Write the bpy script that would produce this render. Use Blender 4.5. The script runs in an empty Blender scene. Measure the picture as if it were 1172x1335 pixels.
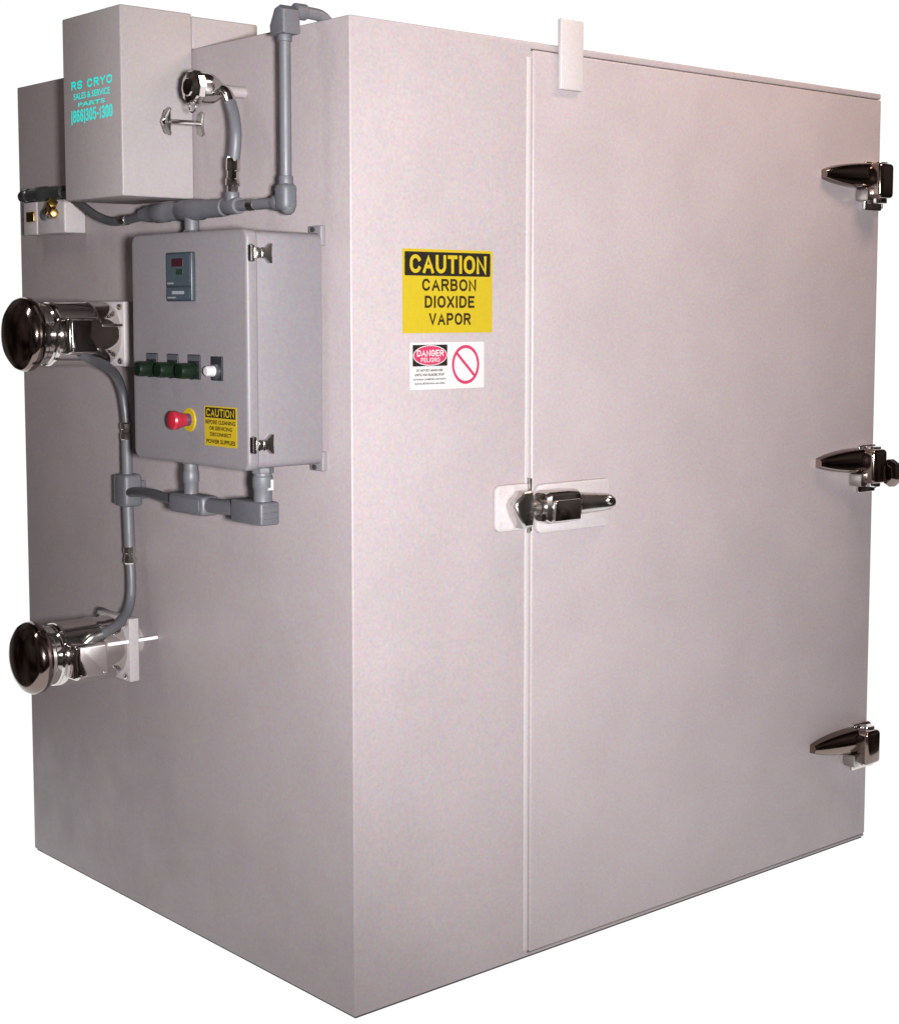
import bpy, bmesh, math, random
from mathutils import Vector, Matrix
random.seed(7)
scn = bpy.context.scene
C = scn.collection
PI = math.pi

# ------------------------------------------------------------------ camera
cam_d = bpy.data.cameras.new("camera")
cam = bpy.data.objects.new("camera", cam_d); C.objects.link(cam)
scn.camera = cam
yaw, pitch, roll = 0.7233, -0.0895, 0.0010
fwd = Vector((math.sin(yaw)*math.cos(pitch), math.cos(yaw)*math.cos(pitch), math.sin(pitch)))
rgt = Vector((math.cos(yaw), -math.sin(yaw), 0)); up = rgt.cross(fwd)
r2 = math.cos(roll)*rgt + math.sin(roll)*up; u2 = -math.sin(roll)*rgt + math.cos(roll)*up
m = Matrix((r2, u2, -fwd)).transposed().to_4x4()
m.translation = Vector((-2.0434, -2.6793, 1.5058))
cam.matrix_world = m
cam_d.sensor_fit = 'HORIZONTAL'; cam_d.sensor_width = 36
cam_d.lens = 36*2133.97/1172
cam_d.shift_x = (586-611.43)/1172
cam_d.shift_y = -(667.5-595.85)/1172
cam_d.clip_end = 100

# ------------------------------------------------------------------ world, lamps, exposure
w = bpy.data.worlds.new("World"); scn.world = w; w.use_nodes = True
bg = w.node_tree.nodes["Background"]
# the dim, cluttered workshop around the machine: uneven brown-grey gloom, the same on all sides
wn = w.node_tree.nodes; wl = w.node_tree.links
wt = wn.new("ShaderNodeTexCoord"); wz = wn.new("ShaderNodeTexNoise"); wr = wn.new("ShaderNodeValToRGB")
wz.inputs["Scale"].default_value = 1.9; wz.inputs["Detail"].default_value = 3.0
wr.color_ramp.elements[0].position = 0.40; wr.color_ramp.elements[0].color = (0.010, 0.007, 0.006, 1)
wr.color_ramp.elements[1].position = 0.72; wr.color_ramp.elements[1].color = (0.13, 0.107, 0.098, 1)
wl.new(wt.outputs["Generated"], wz.inputs["Vector"]); wl.new(wz.outputs["Fac"], wr.inputs[0]); wl.new(wr.outputs[0], bg.inputs[0])
bg.inputs[1].default_value = 1.0

def lamp(name, kind, loc, target, energy, col, size):
    d = bpy.data.lights.new(name, kind); d.energy = energy; d.color = col
    if kind == 'AREA':
        d.shape = 'RECTANGLE'; d.size, d.size_y = size
    else:
        d.shadow_soft_size = size
    o = bpy.data.objects.new(name, d); C.objects.link(o); o.location = loc
    o.rotation_euler = (Vector(target)-Vector(loc)).to_track_quat('-Z', 'Y').to_euler()
    return o
fl = lamp("flash_lamp", 'SPOT', (-1.95, -2.93, 1.48), (0.69, 0.0, 1.46), 1960, (0.985, 0.99, 1.0), 0.09)
fl.data.spot_size = math.radians(57); fl.data.spot_blend = 1.0
lamp("ceiling_lamp", 'AREA', (1.55, -0.85, 3.25), (1.45, 0.0, 1.6), 40, (1.0, 0.74, 0.58), (1.2, 0.25))
lamp("ceiling_lamp", 'AREA', (-1.9, 0.9, 3.6), (-0.6, 0.7, 1.4), 17, (1.0, 0.92, 0.88), (0.25, 1.2))

scn.view_settings.view_transform = 'Standard'; scn.view_settings.look = 'None'
scn.view_settings.exposure = 0; scn.view_settings.gamma = 1
scn.view_settings.use_curve_mapping = False
scn.render.engine = 'CYCLES'
scn.render.resolution_x, scn.render.resolution_y = 898, 1024

# ------------------------------------------------------------------ materials
MATS = {}
def mat(name, col, rough=0.5, metal=0.0, mottle=0.0, peel=0.0, emit=None, spec=0.5, rvar=0.0, mscale=1.0):
    M = bpy.data.materials.new(name); M.use_nodes = True
    nt = M.node_tree; b = nt.nodes["Principled BSDF"]
    b.inputs["Base Color"].default_value = (*col, 1); b.inputs["Roughness"].default_value = rough
    b.inputs["Metallic"].default_value = metal; b.inputs["Specular IOR Level"].default_value = spec
    tc = nt.nodes.new("ShaderNodeTexCoord")
    def noise(scale, detail=3):
        n = nt.nodes.new("ShaderNodeTexNoise"); n.inputs["Scale"].default_value = scale
        n.inputs["Detail"].default_value = detail
        nt.links.new(tc.outputs["Object"], n.inputs["Vector"]); return n
    if mottle:
        # fine uneven tint of sprayed enamel plus broad handling smudges
        base = nt.nodes.new("ShaderNodeRGB"); base.outputs[0].default_value = (*col, 1)
        fine = noise(150*mscale, 4); broad = noise(5*mscale, 4)
        mx = nt.nodes.new("ShaderNodeMix"); mx.data_type = 'RGBA'; mx.blend_type = 'OVERLAY'
        mx.inputs[0].default_value = mottle
        nt.links.new(base.outputs[0], mx.inputs[6]); nt.links.new(fine.outputs["Color"], mx.inputs[7])
        rmp = nt.nodes.new("ShaderNodeMapRange"); rmp.inputs[1].default_value = 0.3; rmp.inputs[2].default_value = 0.7
        rmp.inputs[3].default_value = 1-0.18*mottle; rmp.inputs[4].default_value = 1+0.12*mottle
        nt.links.new(broad.outputs["Fac"], rmp.inputs[0])
        mu = nt.nodes.new("ShaderNodeMix"); mu.data_type = 'RGBA'; mu.blend_type = 'MULTIPLY'; mu.inputs[0].default_value = 1
        nt.links.new(mx.outputs[2], mu.inputs[6]); nt.links.new(rmp.outputs[0], mu.inputs[7])
        nt.links.new(mu.outputs[2], b.inputs["Base Color"])
    if rvar:
        n = noise(14, 5); rr = nt.nodes.new("ShaderNodeMapRange")
        rr.inputs[1].default_value = 0.3; rr.inputs[2].default_value = 0.7
        rr.inputs[3].default_value = max(0.02, rough-rvar); rr.inputs[4].default_value = rough+rvar
        nt.links.new(n.outputs["Fac"], rr.inputs[0]); nt.links.new(rr.outputs[0], b.inputs["Roughness"])
    if peel:
        n = noise(260, 2); n2 = noise(9, 2)
        ad = nt.nodes.new("ShaderNodeMath"); ad.operation = 'MULTIPLY_ADD'
        ad.inputs[1].default_value = 2.5
        nt.links.new(n2.outputs["Fac"], ad.inputs[0]); nt.links.new(n.outputs["Fac"], ad.inputs[2])
        bp = nt.nodes.new("ShaderNodeBump"); bp.inputs["Strength"].default_value = peel
        bp.inputs["Distance"].default_value = 0.0015
        nt.links.new(ad.outputs[0], bp.inputs["Height"]); nt.links.new(bp.outputs[0], b.inputs["Normal"])
    if emit:
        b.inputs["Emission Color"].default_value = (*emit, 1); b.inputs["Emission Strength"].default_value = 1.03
    MATS[name] = M
    return M
mat('enamel', (0.247, 0.211, 0.217), 0.46, mottle=0.25, peel=0.10, rvar=0.08, spec=0.35)
mat('housing_enamel', (0.255, 0.226, 0.228), 0.5, mottle=0.22, peel=0.10, spec=0.3)
mat('cabinet_grey', (0.138, 0.124, 0.132), 0.5, mottle=0.22, peel=0.08, spec=0.35)
mat('white_plate', (0.310, 0.280, 0.282), 0.45, mottle=0.2, spec=0.35)
mat('chrome', (0.66, 0.62, 0.60), 0.09, 1.0, peel=0.03, rvar=0.05)
mat('chrome_dim_reflection', (0.23, 0.175, 0.155), 0.12, 1.0, rvar=0.05)  # chrome again, with the dark room's reflection put into its colour
mat('satin', (0.62, 0.60, 0.58), 0.22, 1.0, rvar=0.06)
mat('steel', (0.42, 0.40, 0.38), 0.28, 1.0, rvar=0.08)
mat('conduit', (0.082, 0.080, 0.090), 0.5, mottle=0.25, rvar=0.1)
mat('fitting', (0.072, 0.070, 0.080), 0.55, mottle=0.3, peel=0.15, rvar=0.1)
mat('hose', (0.048, 0.046, 0.051), 0.45, mottle=0.25, rvar=0.1)
mat('dark_metal', (0.10, 0.105, 0.11), 0.3, 0.8, rvar=0.1)
mat('brass', (0.55, 0.36, 0.10), 0.25, 1.0)
mat('black', (0.012, 0.012, 0.014), 0.4)
mat('controller', (0.020, 0.026, 0.034), 0.4, mottle=0.2)
mat('controller_face', (0.034, 0.044, 0.055), 0.4, mottle=0.2)
mat('display_red', (0.03, 0.008, 0.010), 0.15)
mat('display_green', (0.012, 0.025, 0.018), 0.15)
mat('print_grey', (0.17, 0.17, 0.19), 0.5)
mat('green_lens', (0.0018, 0.0065, 0.0024), 0.4, spec=0.3)
mat('legend', (0.045, 0.045, 0.055), 0.5)
mat('red', (0.24, 0.008, 0.018), 0.35)
mat('sign_red', (0.27, 0.022, 0.060), 0.4)
mat('yellow', (0.31, 0.215, 0.008), 0.45, mottle=0.12)
mat('sign_yellow', (0.275, 0.205, 0.008), 0.42, mottle=0.10, mscale=.6)
mat('sign_black', (0.010, 0.008, 0.006), 0.5, spec=0.15)
mat('stud_glint', (0.85, 0.84, 0.84), 0.3)  # flash highlight on the polished rod, painted as a white base colour
mat('sign_print', (0.020, 0.012, 0.004), 0.5, spec=0.15)
mat('sign_white', (0.335, 0.325, 0.325), 0.45)
mat('cyan', (0.004, 0.85, 0.75), 0.45)
mat('rubber', (0.030, 0.022, 0.020), 0.7)
mat('violet', (0.05, 0.02, 0.06), 0.4)
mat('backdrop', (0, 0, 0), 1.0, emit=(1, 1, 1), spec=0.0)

# ------------------------------------------------------------------ mesh helpers
def rbox(lo, hi, bev=0.0, seg=3, bm=None):
    b = bmesh.new()
    r = bmesh.ops.create_cube(b, size=1)
    for v in b.verts:
        v.co = Vector([(lo[i]+hi[i])/2 + v.co[i]*(hi[i]-lo[i]) for i in range(3)])
    if bev: bmesh.ops.bevel(b, geom=b.edges[:], offset=bev, segments=seg, profile=0.5, affect='EDGES')
    return merge(bm, b)
def merge(bm, b):
    if bm is None: return b
    me = bpy.data.meshes.new("t"); b.to_mesh(me); b.free(); bm.from_mesh(me); bpy.data.meshes.remove(me)
    return bm
def frame(ax):
    ax = Vector(ax).normalized()
    s = Vector((0, 0, 1)) if abs(ax.z) < 0.9 else Vector((0, 1, 0))
    a = s.cross(ax).normalized(); return ax, a, ax.cross(a)
def lathe(org, ax, prof, seg=32, bm=None, phase=0.0):
    b = bmesh.new(); ax, a, c = frame(ax); org = Vector(org); rings = []
    for t, r in prof:
        if r < 1e-6: rings.append([b.verts.new(org+ax*t)])
        else: rings.append([b.verts.new(org+ax*t+a*(r*math.cos(phase+2*PI*k/seg))+c*(r*math.sin(phase+2*PI*k/seg))) for k in range(seg)])
    for p, q in zip(rings, rings[1:]):
        for k in range(seg):
            k2 = (k+1) % seg
            f = [p[k % len(p)], p[k2 % len(p)], q[k2 % len(q)], q[k % len(q)]]
            f = list(dict.fromkeys(f))
            if len(f) > 2: b.faces.new(f)
    for r, rev in ((rings[0], True), (rings[-1], False)):
        if len(r) > 2: b.faces.new(r[::-1] if rev else r)
    bmesh.ops.recalc_face_normals(b, faces=b.faces[:])
    return merge(bm, b)
def cyl(p, q, r, bev=0.0, seg=28, bm=None, phase=0.0):
    p, q = Vector(p), Vector(q); L = (q-p).length
    pr = [(0, r), (L, r)] if not bev else [(0, r-bev), (bev*.3, r-bev*.3), (bev, r), (L-bev, r), (L-bev*.3, r-bev*.3), (L, r-bev)]
    return lathe(p, q-p, pr, seg, bm, phase)
def spline(pts, n=10):
    P = [Vector(p) for p in pts]; P = [2*P[0]-P[1]] + P + [2*P[-1]-P[-2]]; out = []
    for i in range(1, len(P)-2):
        for k in range(n):
            t = k/n; a, b, c, d = P[i-1:i+3]
            out.append(0.5*((2*b)+(c-a)*t+(2*a-5*b+4*c-d)*t*t+(3*b-a-3*c+d)*t**3))
    out.append(P[-2]); return out
def tube(pts, r, seg=16, bm=None, ridged=0.0):
    b = bmesh.new(); rings = []; n = len(pts); a = None
    for i, p in enumerate(pts):
        t = (pts[min(i+1, n-1)]-pts[max(i-1, 0)]).normalized()
        if a is None: _, a, _ = frame(t)
        a = (a - t*a.dot(t)).normalized(); c = t.cross(a)
        rr = r*(1+ridged*(1 if i % 2 else -1))
        rings.append([b.verts.new(p+a*(rr*math.cos(2*PI*k/seg))+c*(rr*math.sin(2*PI*k/seg))) for k in range(seg)])
    for p, q in zip(rings, rings[1:]):
        for k in range(seg): b.faces.new((p[k], p[(k+1) % seg], q[(k+1) % seg], q[k]))
    b.faces.new(rings[0][::-1]); b.faces.new(rings[-1])
    bmesh.ops.recalc_face_normals(b, faces=b.faces[:])
    return merge(bm, b)
def prism(pts, ax, a0, a1, bev=0.0, seg=2, bm=None):
    """pts are 2D outlines: ax 0 -> (y,z), ax 1 -> (x,z), ax 2 -> (x,y)"""
    b = bmesh.new()
    def P(u, v, t): return ((t, u, v), (u, t, v), (u, v, t))[ax]
    lo = [b.verts.new(P(u, v, a0)) for u, v in pts]; hi = [b.verts.new(P(u, v, a1)) for u, v in pts]
    f0 = b.faces.new(lo); f1 = b.faces.new(hi); n = len(pts)
    for k in range(n): b.faces.new((lo[k], lo[(k+1) % n], hi[(k+1) % n], hi[k]))
    bmesh.ops.recalc_face_normals(b, faces=b.faces[:])
    if bev: bmesh.ops.bevel(b, geom=list({e for f in (f0, f1) for e in f.edges}), offset=bev, segments=seg, profile=0.5, affect='EDGES')
    return merge(bm, b)
def rrect(u0, u1, v0, v1, r, n=6):
    o = []
    for cu, cv, a0 in ((u1-r, v1-r, 0), (u0+r, v1-r, 90), (u0+r, v0+r, 180), (u1-r, v0+r, 270)):
        for k in range(n+1):
            a = math.radians(a0+90*k/n); o.append((cu+r*math.cos(a), cv+r*math.sin(a)))
    return o
def ellipse(cu, cv, ru, rv, n=40):
    return [(cu+ru*math.cos(2*PI*k/n), cv+rv*math.sin(2*PI*k/n)) for k in range(n)]
def world_loc(o):
    p = Vector((0, 0, 0))
    while o: p += o.location; o = o.parent
    return p
def obj(name, b, m, parent=None, angle=35, origin=None):
    me = bpy.data.meshes.new(name)
    off = world_loc(parent) if parent else Vector(origin or (0, 0, 0))
    for v in b.verts: v.co -= off
    b.to_mesh(me); b.free(); me.materials.append(MATS[m])
    me.shade_smooth(); me.set_sharp_from_angle(angle=math.radians(angle))
    o = bpy.data.objects.new(name, me); C.objects.link(o)
    if parent: o.parent = parent
    else: o.location = off
    return o
def thing(name, label, cat, loc, group=None):
    o = bpy.data.objects.new(name, None); C.objects.link(o); o.location = loc
    o.empty_display_size = 0.05; o["label"] = label; o["category"] = cat
    if group: o["group"] = group
    return o
def text_bm(s, face, off, u0, u1, v0, v1, bold=0.0, bm=None):
    """flat lettering stretched into a rectangle; face 'F' front (u=x), 'L' left wall (u runs from large y to small y)"""
    c = bpy.data.curves.new("t", 'FONT'); c.body = s; c.offset = bold; c.resolution_u = 3; c.fill_mode = 'BOTH'
    o = bpy.data.objects.new("t", c); C.objects.link(o)
    me = bpy.data.meshes.new_from_object(o.evaluated_get(bpy.context.evaluated_depsgraph_get()))
    bpy.data.objects.remove(o); bpy.data.curves.remove(c)
    xs = [v.co.x for v in me.vertices]; ys = [v.co.y for v in me.vertices]
    x0, x1, y0, y1 = min(xs), max(xs), min(ys), max(ys)
    for v in me.vertices:
        u = u0+(v.co.x-x0)/(x1-x0)*(u1-u0); q = v0+(v.co.y-y0)/(y1-y0)*(v1-v0)
        v.co = (u, off, q) if face == 'F' else (off, u, q)
    b = bmesh.new(); b.from_mesh(me); bpy.data.meshes.remove(me)
    want = Vector((0, -1, 0)) if face == 'F' else Vector((-1, 0, 0))
    b.normal_update()
    fl = [f for f in b.faces if f.normal.dot(want) < 0]
    if fl: bmesh.ops.reverse_faces(b, faces=fl)
    return merge(bm, b)


# block capitals drawn as constant-width strokes (sign lettering)
def _arc(cx, cy, rx, ry, a0, a1, n=14):
    return [(cx+rx*math.cos(math.radians(a0+(a1-a0)*k/n)), cy+ry*math.sin(math.radians(a0+(a1-a0)*k/n))) for k in range(n+1)]
_O = _arc(.5, .62, .5, .38, 0, 180)+_arc(.5, .38, .5, .38, 180, 360)
GL = {
 'A': (.86, [[(0, 0), (.5, 1), (1, 0)], [(.2, .32), (.8, .32)]]),
 'B': (.80, [[(0, .5), (0, 1)]+_arc(.6, .76, .34, .24, 90, -90)+[(0, .52)], [(0, .52), (.6, .52)]+_arc(.62, .26, .38, .26, 90, -90)+[(0, 0), (0, .55)]]),
 'C': (.86, [_arc(.5, .62, .5, .38, 28, 180)+_arc(.5, .38, .5, .38, 180, 332)]),
 'D': (.84, [[(0, .5), (0, 0), (.42, 0)]+_arc(.42, .40, .58, .40, -90, 0)+_arc(.42, .60, .58, .40, 0, 90)+[(0, 1), (0, .45)]]),
 'E': (.74, [[(1, 1), (0, 1), (0, 0), (1, 0)], [(0, .52), (.88, .52)]]),
 'G': (.88, [_arc(.5, .62, .5, .38, 28, 180)+_arc(.5, .38, .5, .38, 180, 350)+[(1, .46), (.56, .46)]]),
 'I': (.24, [[(.5, 0), (.5, 1)]]),
 'L': (.70, [[(0, 1), (0, 0), (1, 0)]]),
 'N': (.82, [[(0, 0), (0, 1), (1, 0), (1, 1)]]),
 'O': (.90, [_O+[_O[0]]]),
 'P': (.78, [[(0, 0), (0, 1), (.62, 1)]+_arc(.62, .73, .38, .27, 90, -90)+[(0, .46)]]),
 'R': (.82, [[(0, 0), (0, 1), (.62, 1)]+_arc(.62, .75, .38, .25, 90, -90)+[(0, .5)], [(.52, .5), (1, 0)]]),
 'S': (.80, [_arc(.5, .77, .5, .23, 20, 180)+_arc(.3, .75, .3, .24, 180, 250)+[(.7, .50)]+_arc(.6, .25, .4, .25, 60, -20)[1:]+_arc(.5, .24, .5, .24, -20, -165)]),
 'T': (.76, [[(.5, 0), (.5, 1)], [(0, 1), (1, 1)]]),
 'U': (.82, [[(0, 1), (0, .36)]+_arc(.5, .36, .5, .36, 180, 360)+[(1, 1)]]),
 'V': (.84, [[(0, 1), (.5, 0), (1, 1)]]),
 'X': (.82, [[(0, 0), (1, 1)], [(0, 1), (1, 0)]]),
 'Y': (.82, [[(0, 1), (.5, .48), (1, 1)], [(.5, .5), (.5, 0)]]),
 '0': (.66, [_O+[_O[0]]]),
 '1': (.40, [[(.1, .76), (.7, 1), (.7, 0)]]),
 '3': (.66, [_arc(.45, .76, .45, .24, 150, -90)+[(.4, .52)], _arc(.48, .26, .5, .26, 90, -150)]),
 '5': (.66, [[(.95, 1), (.12, 1), (.04, .5)]+_arc(.48, .32, .52, .32, 120, -150)]),
 '6': (.66, [_arc(.5, .66, .5, .34, 35, 180)+_arc(.5, .31, .5, .31, 180, 540)]),
 '8': (.66, [_arc(.5, .77, .44, .23, -90, 270)+[(.5, .54)], _arc(.5, .27, .5, .27, 90, 450)]),
 '(': (.26, [_arc(1.0, .42, 1.0, .68, 118, 242)]),
 ')': (.26, [_arc(0, .42, 1.0, .68, 62, -62)]),
 '-': (.40, [[(.05, .42), (.95, .42)]]),
 ' ': (.40, []),
}
def block_bm(s, face, off, u0, u1, v0, v1, t=0.17, gap=0.20, bm=None):
    """capitals stretched into u0..u1, v0..v1; t is the stroke width as a share of the height"""
    b = bmesh.new(); h = v1-v0; th = t*h
    tot = sum(GL[c][0] for c in s)+gap*(len(s)-1); k = abs(u1-u0)/tot; x = 0.0; lay = 0
    tw = min(th, 0.25*k)
    for c in s:
        wd, strokes = GL[c]
        for st in strokes:
            P = [Vector((x+tw/2+p[0]*max(wd*k-tw, 0), th/2+p[1]*(h-th))) for p in st]
            if c == 'I': P = [Vector((x+wd*k/2, q.y)) for q in P]
            Q = [P[0]]
            for q in P[1:]:
                if (q-Q[-1]).length > 1e-6: Q.append(q)
            closed = (Q[0]-Q[-1]).length < 1e-5 and len(Q) > 3
            n = len(Q); d = [(Q[i+1]-Q[i]).normalized() for i in range(n-1)]
            row = []
            for i in range(n):
                a = d[i-1] if i > 0 else (d[-1] if closed else d[0]); e_ = d[i] if i < n-1 else (d[0] if closed else d[-1])
                m_ = (a+e_)
                m_ = m_.normalized() if m_.length > 1e-4 else e_
                nrm = Vector((-m_.y, m_.x)); w_ = th/2/max(0.55, nrm.dot(Vector((-e_.y, e_.x))))
                ext = Vector((0, 0))
                if not closed and i == 0: ext = -e_*th/2
                if not closed and i == n-1: ext = a*th/2
                row.append((Q[i]+nrm*w_+ext, Q[i]-nrm*w_+ext))
            z0_ = 0.00006*lay; lay = (lay+1) % 4
            def V3(q, z):
                yy = min(max(q.y, -0.35*h), h)
                u = u0+(q.x if u1 > u0 else -q.x)
                return (u, off-z, v0+yy) if face == 'F' else (off-z, u, v0+yy)
            vs = [(b.verts.new(V3(p, z0_+6e-6*i)), b.verts.new(V3(q, z0_+6e-6*i))) for i, (p, q) in enumerate(row)]
            for p, q in zip(vs, vs[1:]): b.faces.new((p[0], p[1], q[1], q[0]))
        x += (wd+gap)*k
    want = Vector((0, -1, 0)) if face == 'F' else Vector((-1, 0, 0))
    b.normal_update()
    fl = [f for f in b.faces if f.normal.dot(want) < 0]
    if fl: bmesh.ops.reverse_faces(b, faces=fl)
    return merge(bm, b)

# ------------------------------------------------------------------ setting: added white sweep, made to glow in place of a blank background
W, D, H = 1.834, 1.469, 2.1
def sweep():
    b = bmesh.new(); f2 = Vector((math.sin(yaw), math.cos(yaw), 0)); prof = [(-0.50, 0.0), (3.2, 0.0)]
    R = 1.2
    for k in range(1, 13):
        a = math.radians(90*k/12); prof.append((3.2+R*math.sin(a), R-R*math.cos(a)))
    prof.append((4.4, 5.2)); rows = []
    for v, z in prof:
        rows.append([b.verts.new(f2*v+rgt*u+Vector((0, 0, z))) for u in ((-1.20-0.33*max(v, 0)), (1.75+0.30*max(v, 0)))])
    for p, q in zip(rows, rows[1:]): b.faces.new((p[0], p[1], q[1], q[0]))
    return b
o = obj("backdrop", sweep(), 'backdrop'); o["kind"] = "structure"
o["label"] = "added self-glowing white sweep in place of the blank background"

# ------------------------------------------------------------------ the chamber
ch = thing("walk_in_freezer", "large off-white walk-in carbon dioxide chamber with one wide hinged door", "freezer", (0.9, 0.73, 0))
obj("base_strip", rbox((0.005, 0.005, 0), (W-0.005, D-0.005, 0.0058), 0.001), 'rubber', ch)
def shell():
    a = obj("t", rbox((0, 0, 0.0055), (W, D, H)), 'enamel')
    c = obj("t", rbox((0.5055, -0.2, 0.0125), (W+0.2, 0.10, 2.0845)), 'enamel')
    bo = a.modifiers.new("b", 'BOOLEAN'); bo.operation = 'DIFFERENCE'; bo.object = c; bo.solver = 'EXACT'
    be = a.modifiers.new("v", 'BEVEL'); be.width = 0.006; be.segments = 4; be.limit_method = 'ANGLE'
    me = bpy.data.meshes.new_from_object(a.evaluated_get(bpy.context.evaluated_depsgraph_get()))
    b = bmesh.new(); b.from_mesh(me); bpy.data.meshes.remove(me)
    bpy.data.objects.remove(a); bpy.data.objects.remove(c)
    return b
obj("insulated_shell", shell(), 'enamel', ch)
door = obj("door", rbox((0.5090, -0.003, 0.0142), (W-0.001, 0.092, 2.0830), 0.006, 4), 'enamel', ch)
obj("door_gasket", rbox((0.5057, 0.0045, 0.016), (0.5088, 0.09, 2.08)), 'white_plate', door)
obj("lit_edge_strip", rbox((0.4900, -0.0022, 0.022), (0.5032, 0.002, 2.066), 0.0010, 2), 'white_plate', ch)  # added pale strip, painted for light on the panel's rounded edge
obj("stop_bracket", rbox((0.583, -0.0155, 2.002), (0.655, -0.0035, 2.158), 0.0025), 'white_plate', ch)
# strike on the fixed panel
st = obj("strike_plate", prism(rrect(0.392, 0.5015, 1.012, 1.117, 0.016), 1, -0.013, 0.0, 0.004), 'white_plate', ch)
def strike():
    pts = [(0.417, 1.073), (0.425, 1.087), (0.437, 1.094), (0.446, 1.104), (0.474, 1.104), (0.478, 1.083),
           (0.478, 1.046), (0.474, 1.022), (0.444, 1.020), (0.436, 1.034), (0.425, 1.050)]
    b = prism(pts, 1, -0.050, -0.012, 0.009, 4)
    return b
obj("strike", strike(), 'satin', st)
obj("strike_flange", prism([(0.4865, 1.004), (0.4925, 1.010), (0.4915, 1.066), (0.4925, 1.128), (0.4865, 1.130), (0.4885, 1.066)], 1, -0.0225, -0.0125, 0.001), 'steel', st)
obj("roller", cyl((0.462, -0.032, 1.062), (0.500, -0.032, 1.062), 0.017, 0.003), 'steel', st)
for zz in (1.030, 1.094):
    obj("screw", lathe((0.405, -0.0128, zz), (0, -1, 0), [(0, 0.0045), (0.002, 0.004), (0.003, 0)], 14), 'white_plate', st)
# latch on the door
lp = obj("latch_plate", prism(rrect(0.5145, 0.752, 0.999, 1.112, 0.016), 1, -0.018, -0.0025, 0.004), 'white_plate', door)
def latch_body():
    b = bmesh.new()
    secs = [(0.502, 0.032, 0.020, 0.062), (0.510, 0.0375, 0.018, 0.070), (0.560, 0.0375, 0.018, 0.072), (0.596, 0.036, 0.018, 0.070), (0.610, 0.030, 0.018, 0.064)]
    rings = []
    for x, hz, y0, y1 in secs:
        pts = rrect(-hz, hz, y0, y1, 0.012, 4)
        rings.append([b.verts.new((x, -v, 1.064+u)) for u, v in pts])
    for p, q in zip(rings, rings[1:]):
        for k in range(len(p)): b.faces.new((p[k], p[(k+1) % len(p)], q[(k+1) % len(p)], q[k]))
    b.faces.new(rings[0]); b.faces.new(rings[-1][::-1])
    bmesh.ops.recalc_face_normals(b, faces=b.faces[:]); return b
lb = obj("latch_body", latch_body(), 'chrome', door)
obj("latch_cover", prism(rrect(0.510, 0.592, 1.031, 1.081, 0.006), 1, -0.082, -0.066, 0.005, 3), 'chrome', door)
def lever():
    b = bmesh.new(); rings = []
    for x, hz, y0, y1, zc in ((0.590, 0.034, 0.020, 0.068, 1.064), (0.612, 0.029, 0.022, 0.064, 1.064), (0.632, 0.0255, 0.026, 0.062, 1.063),
                              (0.665, 0.0230, 0.030, 0.060, 1.062), (0.700, 0.0205, 0.034, 0.061, 1.061), (0.718, 0.0185, 0.036, 0.060, 1.0605), (0.730, 0.012, 0.040, 0.057, 1.060)):
        rings.append([b.verts.new((x, -(y0+y1)/2+(y1-y0)/2*math.sin(a), zc+hz*math.cos(a))) for a in [2*PI*k/20 for k in range(20)]])
    for p, q in zip(rings, rings[1:]):
        for k in range(20): b.faces.new((p[k], p[(k+1) % 20], q[(k+1) % 20], q[k]))
    b.faces.new(rings[0]); b.faces.new(rings[-1][::-1])
    bmesh.ops.recalc_face_normals(b, faces=b.faces[:]); return b
obj("lever", lever(), 'satin', door)
obj("lever_button", lathe((0.706, -0.058, 1.066), (0, -1, 0), [(0, 0.010), (0.004, 0.010), (0.007, 0.007), (0.008, 0)], 18), 'steel', door)
# hinges
def hinge(zc, tilt, cap):
    h = obj("hinge", rbox((1.752, -0.013, zc-0.092), (1.830, -0.0032, zc+0.040), 0.004), 'chrome', ch)
    def strap():
        b = bmesh.new(); rings = []
        N = 14
        for i in range(N+1):
            t = i/N; x = 1.566+t*0.181
            hw = 0.0225*(1-(1-t)**2)**0.85+0.0115; dp = 0.020+0.028*t**0.7; z = zc+tilt*(1-t)
            row = []
            for k in range(13):
                a = PI*k/12
                row.append(b.verts.new((x, -0.003-dp*max(0, math.sin(a))**0.40, z+hw*math.cos(a))))
            rings.append(row)
        for p, q in zip(rings, rings[1:]):
            for k in range(12): b.faces.new((p[k], p[k+1], q[k+1], q[k]))
            b.faces.new((p[12], p[0], q[0], q[12]))
        b.faces.new(rings[0]); b.faces.new(rings[-1][::-1])
        bmesh.ops.recalc_face_normals(b, faces=b.faces[:]); return b
    obj("strap", strap(), 'chrome_dim_reflection', h)
    obj("knuckle", rbox((1.735, -0.074, zc-0.062), (1.800, -0.004, zc+0.032), 0.012, 4), 'chrome_dim_reflection', h)
    obj("bearing", rbox((1.716, -0.046, zc-0.070), (1.742, -0.005, zc-0.034), 0.005, 2), 'steel', h)
    obj("wrap_leaf", rbox((W+0.0005, -0.010, zc-0.085), (W+0.006, 0.16, zc+0.035), 0.002), 'chrome_dim_reflection', h)
    obj("lift_cam", cyl((1.790, -0.030, zc-0.075), (1.790, -0.030, zc+0.038), 0.022, 0.004), 'chrome', h)
    if cap:
        obj("cap_nut", lathe((1.797, -0.066, zc-0.036), (1, -0.25, 0), [(0, 0.030), (0.012, 0.038), (0.034, 0.038), (0.046, 0.026), (0.049, 0)], 6, phase=0.4), 'chrome_dim_reflection', h)
for zc, tl, cap in ((1.872, -0.004, False), (1.094, 0.002, True), (0.305, 0.004, False)):
    hinge(zc, tl, cap)

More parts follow.
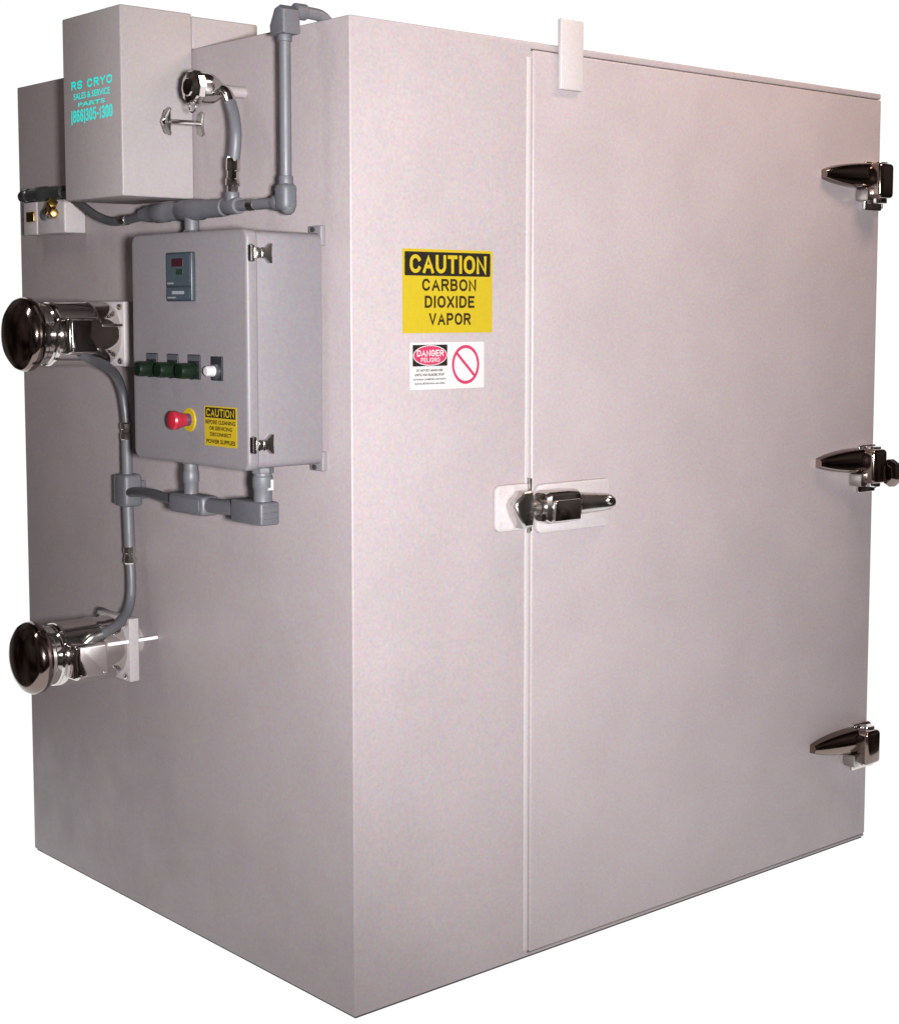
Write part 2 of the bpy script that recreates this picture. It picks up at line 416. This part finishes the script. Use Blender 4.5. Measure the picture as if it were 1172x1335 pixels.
# ------------------------------------------------------------------ signs on the fixed panel
sg = thing("warning_sign", "yellow and black CAUTION CARBON DIOXIDE VAPOR sign on the chamber front", "sign", (0.262, 0, 1.457))
obj("sign_sheet", prism(rrect(0.135, 0.389, 1.4575, 1.6355, 0.003), 1, -0.0012, 0), 'sign_yellow', sg)
obj("header_band", prism(rrect(0.1405, 0.3825, 1.579, 1.6295, 0.003), 1, -0.0017, -0.0013), 'sign_black', sg)
obj("header_lettering", block_bm("CAUTION", 'F', -0.0021, 0.154, 0.371, 1.5845, 1.6235, 0.20, 0.13), 'sign_yellow', sg)
b = block_bm("CARBON", 'F', -0.0017, 0.188, 0.341, 1.547, 1.573, 0.20, 0.17)
block_bm("DIOXIDE", 'F', -0.0017, 0.195, 0.336, 1.511, 1.537, 0.20, 0.17, bm=b)
block_bm("VAPOR", 'F', -0.0017, 0.207, 0.325, 1.4745, 1.500, 0.20, 0.17, bm=b)
obj("body_lettering", b, 'sign_print', sg)

dg = thing("danger_sign", "small white DANGER PELIGRO sticker with red crossed-out circle on the chamber front", "sign", (0.26, 0, 1.338))
obj("sign_sheet", prism(rrect(0.155, 0.365, 1.337, 1.4375, 0.003), 1, -0.0010, 0), 'sign_white', dg)
obj("header_band", prism(rrect(0.162, 0.2585, 1.387, 1.4325, 0.001), 1, -0.0014, -0.0011), 'sign_black', dg)
obj("red_oval_rim", prism(ellipse(0.21025, 1.4098, 0.0475, 0.0218), 1, -0.0017, -0.0015), 'sign_white', dg)
obj("red_oval", prism(ellipse(0.21025, 1.4098, 0.0455, 0.0202), 1, -0.0020, -0.0018), 'sign_red', dg)
b = block_bm("DANGER", 'F', -0.0023, 0.173, 0.2475, 1.408, 1.4215, 0.19, 0.14)
block_bm("PELIGRO", 'F', -0.0023, 0.184, 0.2365, 1.3955, 1.405, 0.16, bm=b)
obj("header_lettering", b, 'sign_white', dg)
b = text_bm("DO NOT PUT HANDS HERE", 'F', -0.0014, 0.172, 0.246, 1.3755, 1.3805, 0.03)
text_bm("UNTIL FAN BLADES STOP", 'F', -0.0014, 0.167, 0.250, 1.366, 1.3715, 0.03, b)
text_bm("NO PONGA LAS MANOS AQUI HASTA", 'F', -0.0014, 0.163, 0.255, 1.3565, 1.361, 0.03, b)
text_bm("QUE SE DETENGAN LAS ASPAS", 'F', -0.0014, 0.167, 0.252, 1.3475, 1.352, 0.03, b)
obj("body_lettering", b, 'sign_print', dg)
def ring():
    b = bmesh.new(); cu, cv, y = 0.311, 1.3885, -0.0016; n = 48
    o_ = [b.verts.new((cu+0.0395*math.cos(2*PI*k/n), y, cv+0.0425*math.sin(2*PI*k/n))) for k in range(n)]
    i_ = [b.verts.new((cu+0.0330*math.cos(2*PI*k/n), y, cv+0.0355*math.sin(2*PI*k/n))) for k in range(n)]
    for k in range(n): b.faces.new((o_[k], o_[(k+1) % n], i_[(k+1) % n], i_[k]))
    d = Vector((0.052, 0, -0.050)).normalized()*0.036; nn = Vector((d.z, 0, -d.x)).normalized()*0.0032
    c = Vector((cu, y-0.0004, cv)); b.faces.new([b.verts.new(q) for q in (c-d-nn, c+d-nn, c+d+nn, c-d+nn)])
    return b
obj("prohibition_ring", ring(), 'sign_red', dg)

# ------------------------------------------------------------------ injector housing
hs = thing("injector_housing", "tall off-white sheet-metal housing with turquoise lettering, hung on the side wall", "housing", (-0.092, 0.723, 1.76))
obj("casing", rbox((-0.185, 0.590, 1.760), (-0.0005, 0.858, 2.179), 0.004, 3), 'housing_enamel', hs)
obj("roof_section", rbox((0.0005, 0.591, 2.1003), (0.180, 0.857, 2.174), 0.004, 3), 'housing_enamel', hs)
X = -0.1857
b = block_bm("RS CRYO", 'L', X, 0.816, 0.628, 2.0115, 2.031, 0.22, 0.26)
text_bm("SALES & SERVICE", 'L', X, 0.807, 0.639, 1.989, 2.0035, 0.015, b)
text_bm("PARTS", 'L', X, 0.786, 0.662, 1.9715, 1.981, 0.02, b)
block_bm("(866)305-1300", 'L', X, 0.819, 0.628, 1.937, 1.9655, 0.15, 0.12, b)
obj("lettering", b, 'cyan', hs)

# ------------------------------------------------------------------ control cabinet
cb = thing("control_cabinet", "grey electrical control cabinet with buttons and display on the chamber side wall", "control box", (-0.1, 0.305, 1.182))
obj("enclosure", prism(rrect(0.082, 0.528, 1.184, 1.665, 0.016), 0, -0.174, -0.012, 0.003), 'cabinet_grey', cb)
lid = obj("lid", prism(rrect(0.078, 0.532, 1.180, 1.669, 0.020), 0, -0.201, -0.1725, 0.007, 4), 'cabinet_grey', cb)
for zz in (1.180, 1.669):
    for y0 in (0.085, 0.480):
        s = 1 if zz > 1.4 else -1
        ft = obj("mounting_foot", rbox((-0.0125, y0, min(zz-0.03*s, zz+0.012*s)), (0.0, y0+0.045, max(zz-0.03*s, zz+0.012*s)), 0.003), 'cabinet_grey', cb)
        obj("bolt", lathe((-0.0124, y0+0.026, zz+0.004*s), (-1, 0, 0), [(0, 0.006), (0.004, 0.006), (0.006, 0)], 6), 'dark_metal', ft)
def cab_latch(zc):
    l = obj("latch", prism(rrect(-0.1985, -0.1885, zc-0.018, zc+0.018, 0.0045), 1, 0.066, 0.079, 0.002), 'steel', cb)
    obj("hook", prism([(-0.189, zc-0.010), (-0.163, zc-0.010), (-0.163, zc+0.010), (-0.189, zc+0.010)], 1, 0.064, 0.076, 0.002), 'steel', l)
    obj("flared_base", prism([(-0.168, zc-0.010), (-0.160, zc-0.009), (-0.148, zc-0.020), (-0.142, zc-0.020), (-0.143, zc), (-0.142, zc+0.020), (-0.148, zc+0.020), (-0.160, zc+0.009), (-0.168, zc+0.010)], 1, 0.072, 0.083, 0.002), 'steel', l)
    for xx in (-0.184, -0.172):
        obj("pin", cyl((xx, 0.0635, zc-0.011), (xx, 0.0635, zc+0.011), 0.0022, 0.0005, 10), 'chrome', l)
for zc in (1.620, 1.234): cab_latch(zc)
# temperature controller
XF = -0.2015
tcn = obj("temperature_controller", rbox((-0.212, 0.268, 1.524), (-0.2, 0.367, 1.627), 0.003), 'controller', cb)
obj("face_panel", prism(rrect(0.272, 0.363, 1.557, 1.623, 0.003), 0, -0.2131, -0.2121), 'controller_face', tcn)
obj("lower_panel", prism(rrect(0.272, 0.363, 1.528, 1.553, 0.003), 0, -0.2131, -0.2121), 'controller_face', tcn)
obj("display", prism(rrect(0.298, 0.342, 1.597, 1.614, 0.001), 0, -0.2138, -0.2132), 'display_red', tcn)
obj("display", prism(rrect(0.298, 0.325, 1.580, 1.592, 0.001), 0, -0.2138, -0.2132), 'display_green', tcn)
for k in range(4):
    obj("key", prism(rrect(0.296+0.012*k, 0.305+0.012*k, 1.539, 1.546, 0.001), 0, -0.2145, -0.2132), 'print_grey', tcn)
obj("print", rbox((-0.2135, 0.336, 1.5605), (-0.2132, 0.360, 1.5635)), 'print_grey', tcn)
obj("print", rbox((-0.2135, 0.328, 1.5305), (-0.2132, 0.360, 1.5335)), 'print_grey', tcn)
# three indicator lamps and a selector
for y0, y1 in ((0.4236, 0.4671), (0.3388, 0.3809), (0.252, 0.2978)):
    yc = (y0+y1)/2
    p = obj("indicator_lamp", prism(rrect(y0, y1, 1.361, 1.413, 0.003), 0, -0.205, -0.2012, 0.0008), 'black', cb)
    obj("legend_strip", prism(rrect(y0+0.003, y1-0.003, 1.400, 1.411, 0.001), 0, -0.2058, -0.2051), 'legend', p)
    obj("lens", lathe((-0.205, yc, 1.379), (-1, 0, 0), [(0, 0.0185), (0.006, 0.0185), (0.007, 0.0165), (0.030, 0.0165), (0.036, 0.0145), (0.038, 0.008), (0.038, 0)], 28), 'green_lens', p)
p = obj("selector_switch", prism(rrect(0.167, 0.209, 1.361, 1.411, 0.003), 0, -0.205, -0.2012, 0.0008), 'black', cb)
obj("bezel", lathe((-0.205, 0.188, 1.380), (-1, 0, 0), [(0, 0.0165), (0.004, 0.0165), (0.006, 0.014)], 28), 'dark_metal', p)
obj("knob", lathe((-0.2108, 0.190, 1.381), (-1, 0, 0), [(0, 0.0115), (0.016, 0.0105), (0.019, 0.008), (0.020, 0)], 20), 'sign_white', p)
es = obj("emergency_stop", lathe((-0.2012, 0.2985, 1.275), (-1, 0, 0), [(0, 0.0255), (0.002, 0.0255), (0.003, 0.0245)], 40), 'yellow', cb)
obj("neck", cyl((-0.2041, 0.2985, 1.275), (-0.2155, 0.2985, 1.275), 0.0135, 0.001), 'violet', es)
obj("mushroom_knob", lathe((-0.2156, 0.2985, 1.275), (-1, 0, 0), [(0, 0.0145), (0.003, 0.0150), (0.012, 0.0165), (0.018, 0.0195), (0.027, 0.0200), (0.031, 0.0175), (0.034, 0.010), (0.035, 0)], 32), 'red', es)
lbz = obj("caution_label", prism(rrect(0.119, 0.240, 1.225, 1.308, 0.001), 0, -0.2018, -0.2012), 'yellow', cb)
obj("header_band", prism(rrect(0.1235, 0.236, 1.2835, 1.305, 0.001), 0, -0.2022, -0.2019), 'sign_black', lbz)
obj("header_lettering", block_bm("CAUTION", 'L', -0.2025, 0.2315, 0.1275, 1.286, 1.3025, 0.18, 0.14), 'yellow', lbz)
b = text_bm("BEFORE CLEANING", 'L', -0.2021, 0.236, 0.124, 1.2705, 1.279, 0.03)
text_bm("OR SERVICING", 'L', -0.2021, 0.222, 0.136, 1.258, 1.266, 0.03, b)
text_bm("DISCONNECT", 'L', -0.2021, 0.219, 0.139, 1.2455, 1.2535, 0.03, b)
text_bm("POWER SUPPLIES", 'L', -0.2021, 0.233, 0.125, 1.230, 1.239, 0.03, b)
obj("body_lettering", b, 'sign_print', lbz)

# ------------------------------------------------------------------ upper conduit run
cx = -0.08
uc = thing("electrical_conduit", "grey rigid conduit above the control cabinet, rising and bending over the roof edge", "conduit", (cx, 0.112, 1.70))
obj("riser_pipe", cyl((cx, 0.112, 1.760), (cx, 0.112, 2.07), 0.0120), 'conduit', uc)
e = obj("corner_fitting", rbox((cx-0.019, 0.0915, 1.708), (cx+0.018, 0.1335, 1.766), 0.013, 4), 'fitting', uc)
obj("collar", cyl((cx, 0.112, 1.760), (cx, 0.112, 1.780), 0.0150, 0.002), 'fitting', e)
obj("collar", cyl((cx, 0.130, 1.727), (cx, 0.152, 1.727), 0.0165, 0.002), 'fitting', e)
obj("cover_boss", lathe((cx, 0.106, 1.716), (0, 0, -1), [(0, 0.017), (0.010, 0.013), (0.015, 0.006), (0.016, 0)], 16), 'fitting', e)
def top_fit():
    pts = [(0.088, 2.064), (0.138, 2.064), (0.140, 2.084), (0.122, 2.117), (0.104, 2.122), (0.089, 2.112)]
    return prism(pts, 0, cx-0.020, cx+0.024, 0.006, 3)
e = obj("roof_fitting", top_fit(), 'fitting', uc)
obj("collar", cyl((cx, 0.112, 2.050), (cx, 0.112, 2.067), 0.0150, 0.002), 'fitting', e)
obj("collar", cyl((cx+0.024, 0.112, 2.1145), (cx+0.052, 0.112, 2.1145), 0.0165, 0.002), 'fitting', e)
obj("roof_pipe", tube(spline([(cx+0.05, 0.112, 2.1145), (-0.012, 0.112, 2.1145), (0.012, 0.112, 2.1115), (0.030, 0.112, 2.098), (0.036, 0.112, 2.070)]), 0.0125), 'conduit', uc)
obj("cross_pipe", cyl((cx, 0.15, 1.727), (cx, 0.292, 1.7275), 0.0115), 'conduit', uc)
obj("label_band", cyl((cx, 0.222, 1.7274), (cx, 0.246, 1.7274), 0.0125), 'steel', uc)
e = obj("tee_fitting", cyl((cx, 0.285, 1.728), (cx, 0.335, 1.728), 0.018, 0.002), 'fitting', uc)
obj("collar", cyl((cx, 0.311, 1.735), (cx, 0.311, 1.758), 0.0155, 0.002), 'fitting', e)
obj("conduit_body", lathe((cx, 0.335, 1.7265), (0, 1, 0), [(0, 0.016), (0.004, 0.0195), (0.09, 0.0205), (0.10, 0.0235), (0.180, 0.0235), (0.185, 0.020), (0.235, 0.0205), (0.24, 0.0225), (0.285, 0.0225), (0.29, 0.020), (0.325, 0.0195), (0.33, 0.015), (0.350, 0.0145)], 28), 'fitting', uc)
e = obj("drop_connector", cyl((cx, 0.474, 1.666), (cx, 0.474, 1.715), 0.0165, 0.002), 'fitting', uc)
obj("locknut", cyl((cx, 0.474, 1.668), (cx, 0.474, 1.682), 0.021, 0.001, 8), 'fitting', e)
e = obj("flexible_hose", tube(spline([(cx, 0.665, 1.7265), (cx, 0.74, 1.718), (cx, 0.82, 1.7155), (-0.078, 0.90, 1.731), (-0.070, 0.98, 1.757), (-0.058, 1.06, 1.782), (-0.050, 1.125, 1.797)], 12), 0.0105), 'hose', uc)
obj("hose_ferrule", cyl((cx, 0.755, 1.7172), (cx, 0.785, 1.7160), 0.0125, 0.001), 'steel', e)

# ------------------------------------------------------------------ sensor head and its whip
sh = thing("sensor_head", "chrome domed sensor head on the side wall with a curved flexible lead", "sensor", (0, 0.382, 1.98))
obj("wall_nipple", cyl((-0.066, 0.382, 1.981), (0, 0.382, 1.981), 0.0125), 'enamel', sh)
obj("dome_body", lathe((-0.055, 0.382, 1.981), (-1, 0, 0), [(0, 0.015), (0.006, 0.0175), (0.014, 0.018), (0.018, 0.026), (0.030, 0.0325), (0.048, 0.0345), (0.062, 0.0345), (0.064, 0.031)], 36), 'satin', sh)
cp = obj("screw_cap", lathe((-0.1195, 0.382, 1.981), (-1, 0, 0), [(0, 0.037), (0.014, 0.037), (0.018, 0.034), (0.022, 0.020), (0.025, 0.018), (0.026, 0)], 10), 'chrome', sh, angle=25)
ringpts = [Vector((-0.138, 0.372+0.013*math.cos(a), 1.9395+0.0125*math.sin(a))) for a in [2*PI*k/28 for k in range(29)]]
obj("retaining_ring", tube(ringpts, 0.0016, 8), 'steel', cp)
obj("elbow", tube(spline([(-0.072, 0.375, 1.978), (-0.068, 0.356, 1.976), (-0.068, 0.338, 1.962), (-0.070, 0.326, 1.942)], 8), 0.0125), 'chrome', sh)
obj("flexible_lead", tube(spline([(-0.070, 0.329, 1.948), (-0.074, 0.310, 1.918), (-0.079, 0.297, 1.880), (cx, 0.299, 1.845), (cx, 0.306, 1.815)], 10), 0.0128), 'conduit', sh)
obj("connector", lathe((cx, 0.305, 1.832), (0, 0.07, -1), [(0, 0.0135), (0.004, 0.0155), (0.028, 0.0155), (0.030, 0.013), (0.045, 0.013), (0.047, 0.0155), (0.060, 0.0155), (0.062, 0.012), (0.078, 0.012)], 8), 'chrome', sh, angle=25)

# ------------------------------------------------------------------ wing-handled stud
wh = thing("wing_handle", "small chrome rod with a wing at each end, beside the tall housing", "handle", (0, 0.5545, 1.927))
obj("rod", cyl((-0.094, 0.5545, 1.926), (0, 0.5545, 1.928), 0.0065), 'chrome', wh)
def wing(x, s):
    pts = [(-0.007, -0.009), (-0.011, -0.026), (-0.004, -0.031), (0.007, -0.026), (0.010, 0), (0.007, 0.026), (-0.004, 0.031), (-0.011, 0.026), (-0.007, 0.009)]
    b = prism([(0.5545+u*1.3, 1.927+v*s) for u, v in pts], 0, x, x+0.006, 0.0015)
    for v in b.verts: v.co.x += 0.012*abs((v.co.z-1.927)/0.031)**2 if x < -0.05 else 0
    return b
obj("wing", wing(-0.101, 1.0), 'steel', wh)
obj("wing", wing(-0.0065, 0.9), 'steel', wh)
obj("hub", lathe((-0.094, 0.5545, 1.926), (-1, 0, 0), [(0, 0.009), (0.006, 0.009), (0.010, 0.005), (0.011, 0)], 18), 'chrome', wh)

# ------------------------------------------------------------------ valve block at the back of the side wall
vb = thing("valve_block", "white twin valve block with brass fittings near the rear of the side wall", "valve", (0, 1.22, 1.70))
def vblock(y0, y1, wy0, wy1):
    b = rbox((-0.060, y0, 1.700), (0, y1, 1.784), 0.004)
    return b
v1 = obj("valve_body", vblock(1.252, 1.328, 0, 0), 'white_plate', vb)
v2 = obj("valve_body", vblock(1.103, 1.249, 0, 0), 'white_plate', vb)
obj("port", prism(rrect(1.262, 1.304, 1.733, 1.759, 0.003), 0, -0.064, -0.058, 0.001), 'brass', v1)
obj("port", prism(ellipse(1.208, 1.748, 0.019, 0.014, 24), 0, -0.066, -0.058, 0.002), 'fitting', v2)
obj("brass_elbow", tube(spline([(-0.058, 1.150, 1.752), (-0.085, 1.135, 1.750), (-0.102, 1.110, 1.752), (-0.106, 1.085, 1.764)], 6), 0.0095), 'brass', v2)
obj("brass_nut", cyl((-0.100, 1.098, 1.757), (-0.112, 1.062, 1.772), 0.0135, 0.002, 6), 'brass', v2)
obj("brass_nut", cyl((-0.090, 1.110, 1.742), (-0.120, 1.040, 1.744), 0.0115, 0.002, 6), 'brass', v2)
obj("side_fitting", cyl((-0.03, 1.328, 1.742), (-0.03, 1.368, 1.742), 0.014, 0.002, 6), 'brass', v1)
obj("header_tube", lathe((-0.050, 1.115, 1.8015), (0, 1, 0), [(0, 0.013), (0.004, 0.0175), (0.09, 0.0175), (0.094, 0.020), (0.130, 0.020), (0.134, 0.0165), (0.19, 0.0165), (0.194, 0.0195), (0.215, 0.0195), (0.22, 0.016), (0.232, 0.0155)], 24), 'dark_metal', vb)
obj("tube_clip", rbox((-0.052, 1.19, 1.775), (0, 1.21, 1.784), 0.001), 'dark_metal', vb)

# ------------------------------------------------------------------ two stainless fan motors
def motor(zc, label, stud):
    t = thing("fan_motor", label, "motor", (0, 0.86, zc), "chrome fan motors on the side wall")
    ax = (-1, 0, 0)
    obj("wall_hub", lathe((0, 0.885, zc), ax, [(0, 0.034), (0.056, 0.032)], 32), 'enamel', t)
    pl = obj("mounting_plate", rbox((-0.081, 0.779, zc-0.077), (-0.055, 0.936, zc+0.077), 0.002), 'white_plate', t)
    for yy, zz in ((0.787, 0.021), (0.928, -0.021)):
        obj("stud", cyl((0, yy, zc+zz), (-0.135, yy, zc+zz), 0.0042, 0.001, 14), stud, t)
    for zz in (-0.064, 0.064):
        for yy in (0.792, 0.922):
            obj("bolt", lathe((-0.0808, yy, zc+zz), ax, [(0, 0.008), (0.006, 0.008), (0.009, 0.004), (0.0095, 0)], 6), 'chrome', pl)
    obj("motor_body", lathe((-0.0815, 0.86, zc), ax, [(0, 0.070), (0.010, 0.0755), (0.050, 0.0765), (0.056, 0.0785), (0.064, 0.0785), (0.070, 0.0765), (0.150, 0.0765), (0.160, 0.075), (0.166, 0.072)], 48), 'chrome', t)
    obj("neck", lathe((-0.240, 0.86, zc), ax, [(0, 0.071), (0.008, 0.0735), (0.012, 0.0705), (0.024, 0.0705), (0.028, 0.074), (0.042, 0.074)], 48), 'chrome', t)
    obj("end_cap", lathe((-0.278, 0.86, zc), ax, [(0, 0.074), (0.0015, 0.082), (0.006, 0.0855), (0.012, 0.0865), (0.024, 0.0860), (0.034, 0.0805), (0.044, 0.067), (0.051, 0.047), (0.055, 0.025), (0.0565, 0)], 48), 'chrome_dim_reflection', t, angle=60)
    bx = obj("terminal_box", rbox((-0.246, 0.742, zc-0.046), (-0.158, 0.806, zc+0.040), 0.010, 4), 'chrome', t)
    obj("box_lid", prism(rrect(-0.240, -0.164, zc-0.040, zc+0.034, 0.008), 1, 0.7375, 0.7418, 0.002), 'chrome', bx)
    for sx in (-0.234, -0.170):
        obj("lid_screw", lathe((sx, 0.7376, zc-0.034), (0, -1, 0), [(0, 0.004), (0.002, 0.0035), (0.003, 0)], 12), 'steel', bx)
    return t
motor(1.449, "chrome domed fan motor beside the control cabinet, higher of the two", 'satin')
motor(0.686, "chrome domed fan motor low on the side wall, below the conduit drop", 'stud_glint')

# ------------------------------------------------------------------ lower conduit run
lx = -0.122
lc = thing("electrical_conduit", "grey conduit under the control cabinet with flexible leads to both motors", "conduit", (lx, 0.4, 1.0))
for yy, r, z0 in ((0.425, 0.0165, 1.095), (0.146, 0.0195, 1.105)):
    cn = obj("connector", lathe((lx, yy, z0), (0, 0, 1), [(0, r), (0.030, r), (0.034, r*1.12), (0.055, r*1.12), (0.058, r), (1.184-z0, r)], 24), 'conduit', lc)
    obj("locknut", cyl((lx, yy, 1.168), (lx, yy, 1.180), r*1.25, 0.001, 8), 'fitting', cn)
e = obj("tee_body", rbox((lx-0.023, 0.345, 1.058), (lx+0.023, 0.486, 1.102), 0.009, 3), 'fitting', lc)
obj("cover_plate", prism(rrect(0.355, 0.476, 1.063, 1.097, 0.008), 0, lx-0.026, lx-0.0225, 0.001), 'fitting', e)
obj("link_pipe", cyl((lx, 0.225, 1.085), (lx, 0.35, 1.082), 0.0165), 'fitting', lc)
e = obj("corner_body", rbox((lx-0.025, 0.117, 1.060), (lx+0.023, 0.232, 1.109), 0.006, 3), 'fitting', lc)
for k in range(3):
    obj("rib", rbox((lx-0.021, 0.1148, 1.070+0.013*k), (lx+0.019, 0.1178, 1.0745+0.013*k), 0.001), 'fitting', e)
obj("label_tag", rbox((lx-0.001, 0.1252, 1.133), (lx+0.013, 0.1262, 1.155), 0.0), 'sign_white', lc)
obj("bridge_hose", tube(spline([(lx, 0.48, 1.080), (-0.112, 0.55, 1.080), (-0.095, 0.64, 1.081), (-0.068, 0.75, 1.073), (-0.045, 0.83, 1.064)], 10), 0.0115), 'hose', lc)
vy = 0.848
e = obj("junction_body", rbox((-0.062, vy-0.027, 1.028), (-0.012, vy+0.027, 1.108), 0.010, 3), 'conduit', lc)
obj("side_cover", rbox((-0.058, vy+0.0265, 1.032), (-0.016, vy+0.040, 1.104), 0.004), 'fitting', e)
obj("wall_clip", rbox((-0.020, vy-0.020, 1.045), (0, vy+0.020, 1.090), 0.002), 'fitting', e)
obj("upper_pipe", cyl((-0.040, vy, 1.105), (-0.040, vy, 1.195), 0.0135), 'conduit', lc)
CH = [(0, 0.0125), (0.003, 0.0155), (0.016, 0.0155), (0.018, 0.013), (0.026, 0.013), (0.028, 0.0155), (0.040, 0.0155), (0.044, 0.0125)]
obj("chrome_connector", lathe((-0.040, vy, 1.190), (0, 0, 1), CH, 8), 'chrome', lc, angle=25)
obj("upper_whip", tube(spline([(-0.040, vy, 1.225), (-0.042, 0.853, 1.275), (-0.052, 0.850, 1.318), (-0.083, 0.825, 1.354), (-0.130, 0.795, 1.378), (-0.175, 0.776, 1.392), (-0.200, 0.772, 1.408)], 10), 0.0118), 'hose', lc)
obj("lower_pipe", cyl((-0.040, vy, 1.032), (-0.040, 0.843, 0.925), 0.0138), 'conduit', lc)
obj("chrome_connector", lathe((-0.040, 0.843, 0.930), (0, -0.05, -1), CH, 8), 'chrome', lc, angle=25)
obj("lower_whip", tube(spline([(-0.040, 0.841, 0.895), (-0.041, 0.836, 0.850), (-0.046, 0.831, 0.805), (-0.068, 0.812, 0.774), (-0.112, 0.780, 0.754), (-0.160, 0.762, 0.742), (-0.196, 0.765, 0.728)], 10), 0.0118), 'conduit', lc)
obj("chrome_elbow", tube(spline([(-0.168, 0.761, 0.742), (-0.192, 0.763, 0.735), (-0.206, 0.768, 0.722)], 6), 0.0145), 'steel', lc)
obj("hose_loop", tube(spline([(-0.055, 0.985, 0.742), (-0.060, 0.960, 0.760), (-0.058, 0.915, 0.757), (-0.050, 0.860, 0.745)], 8), 0.0055), 'hose', lc)
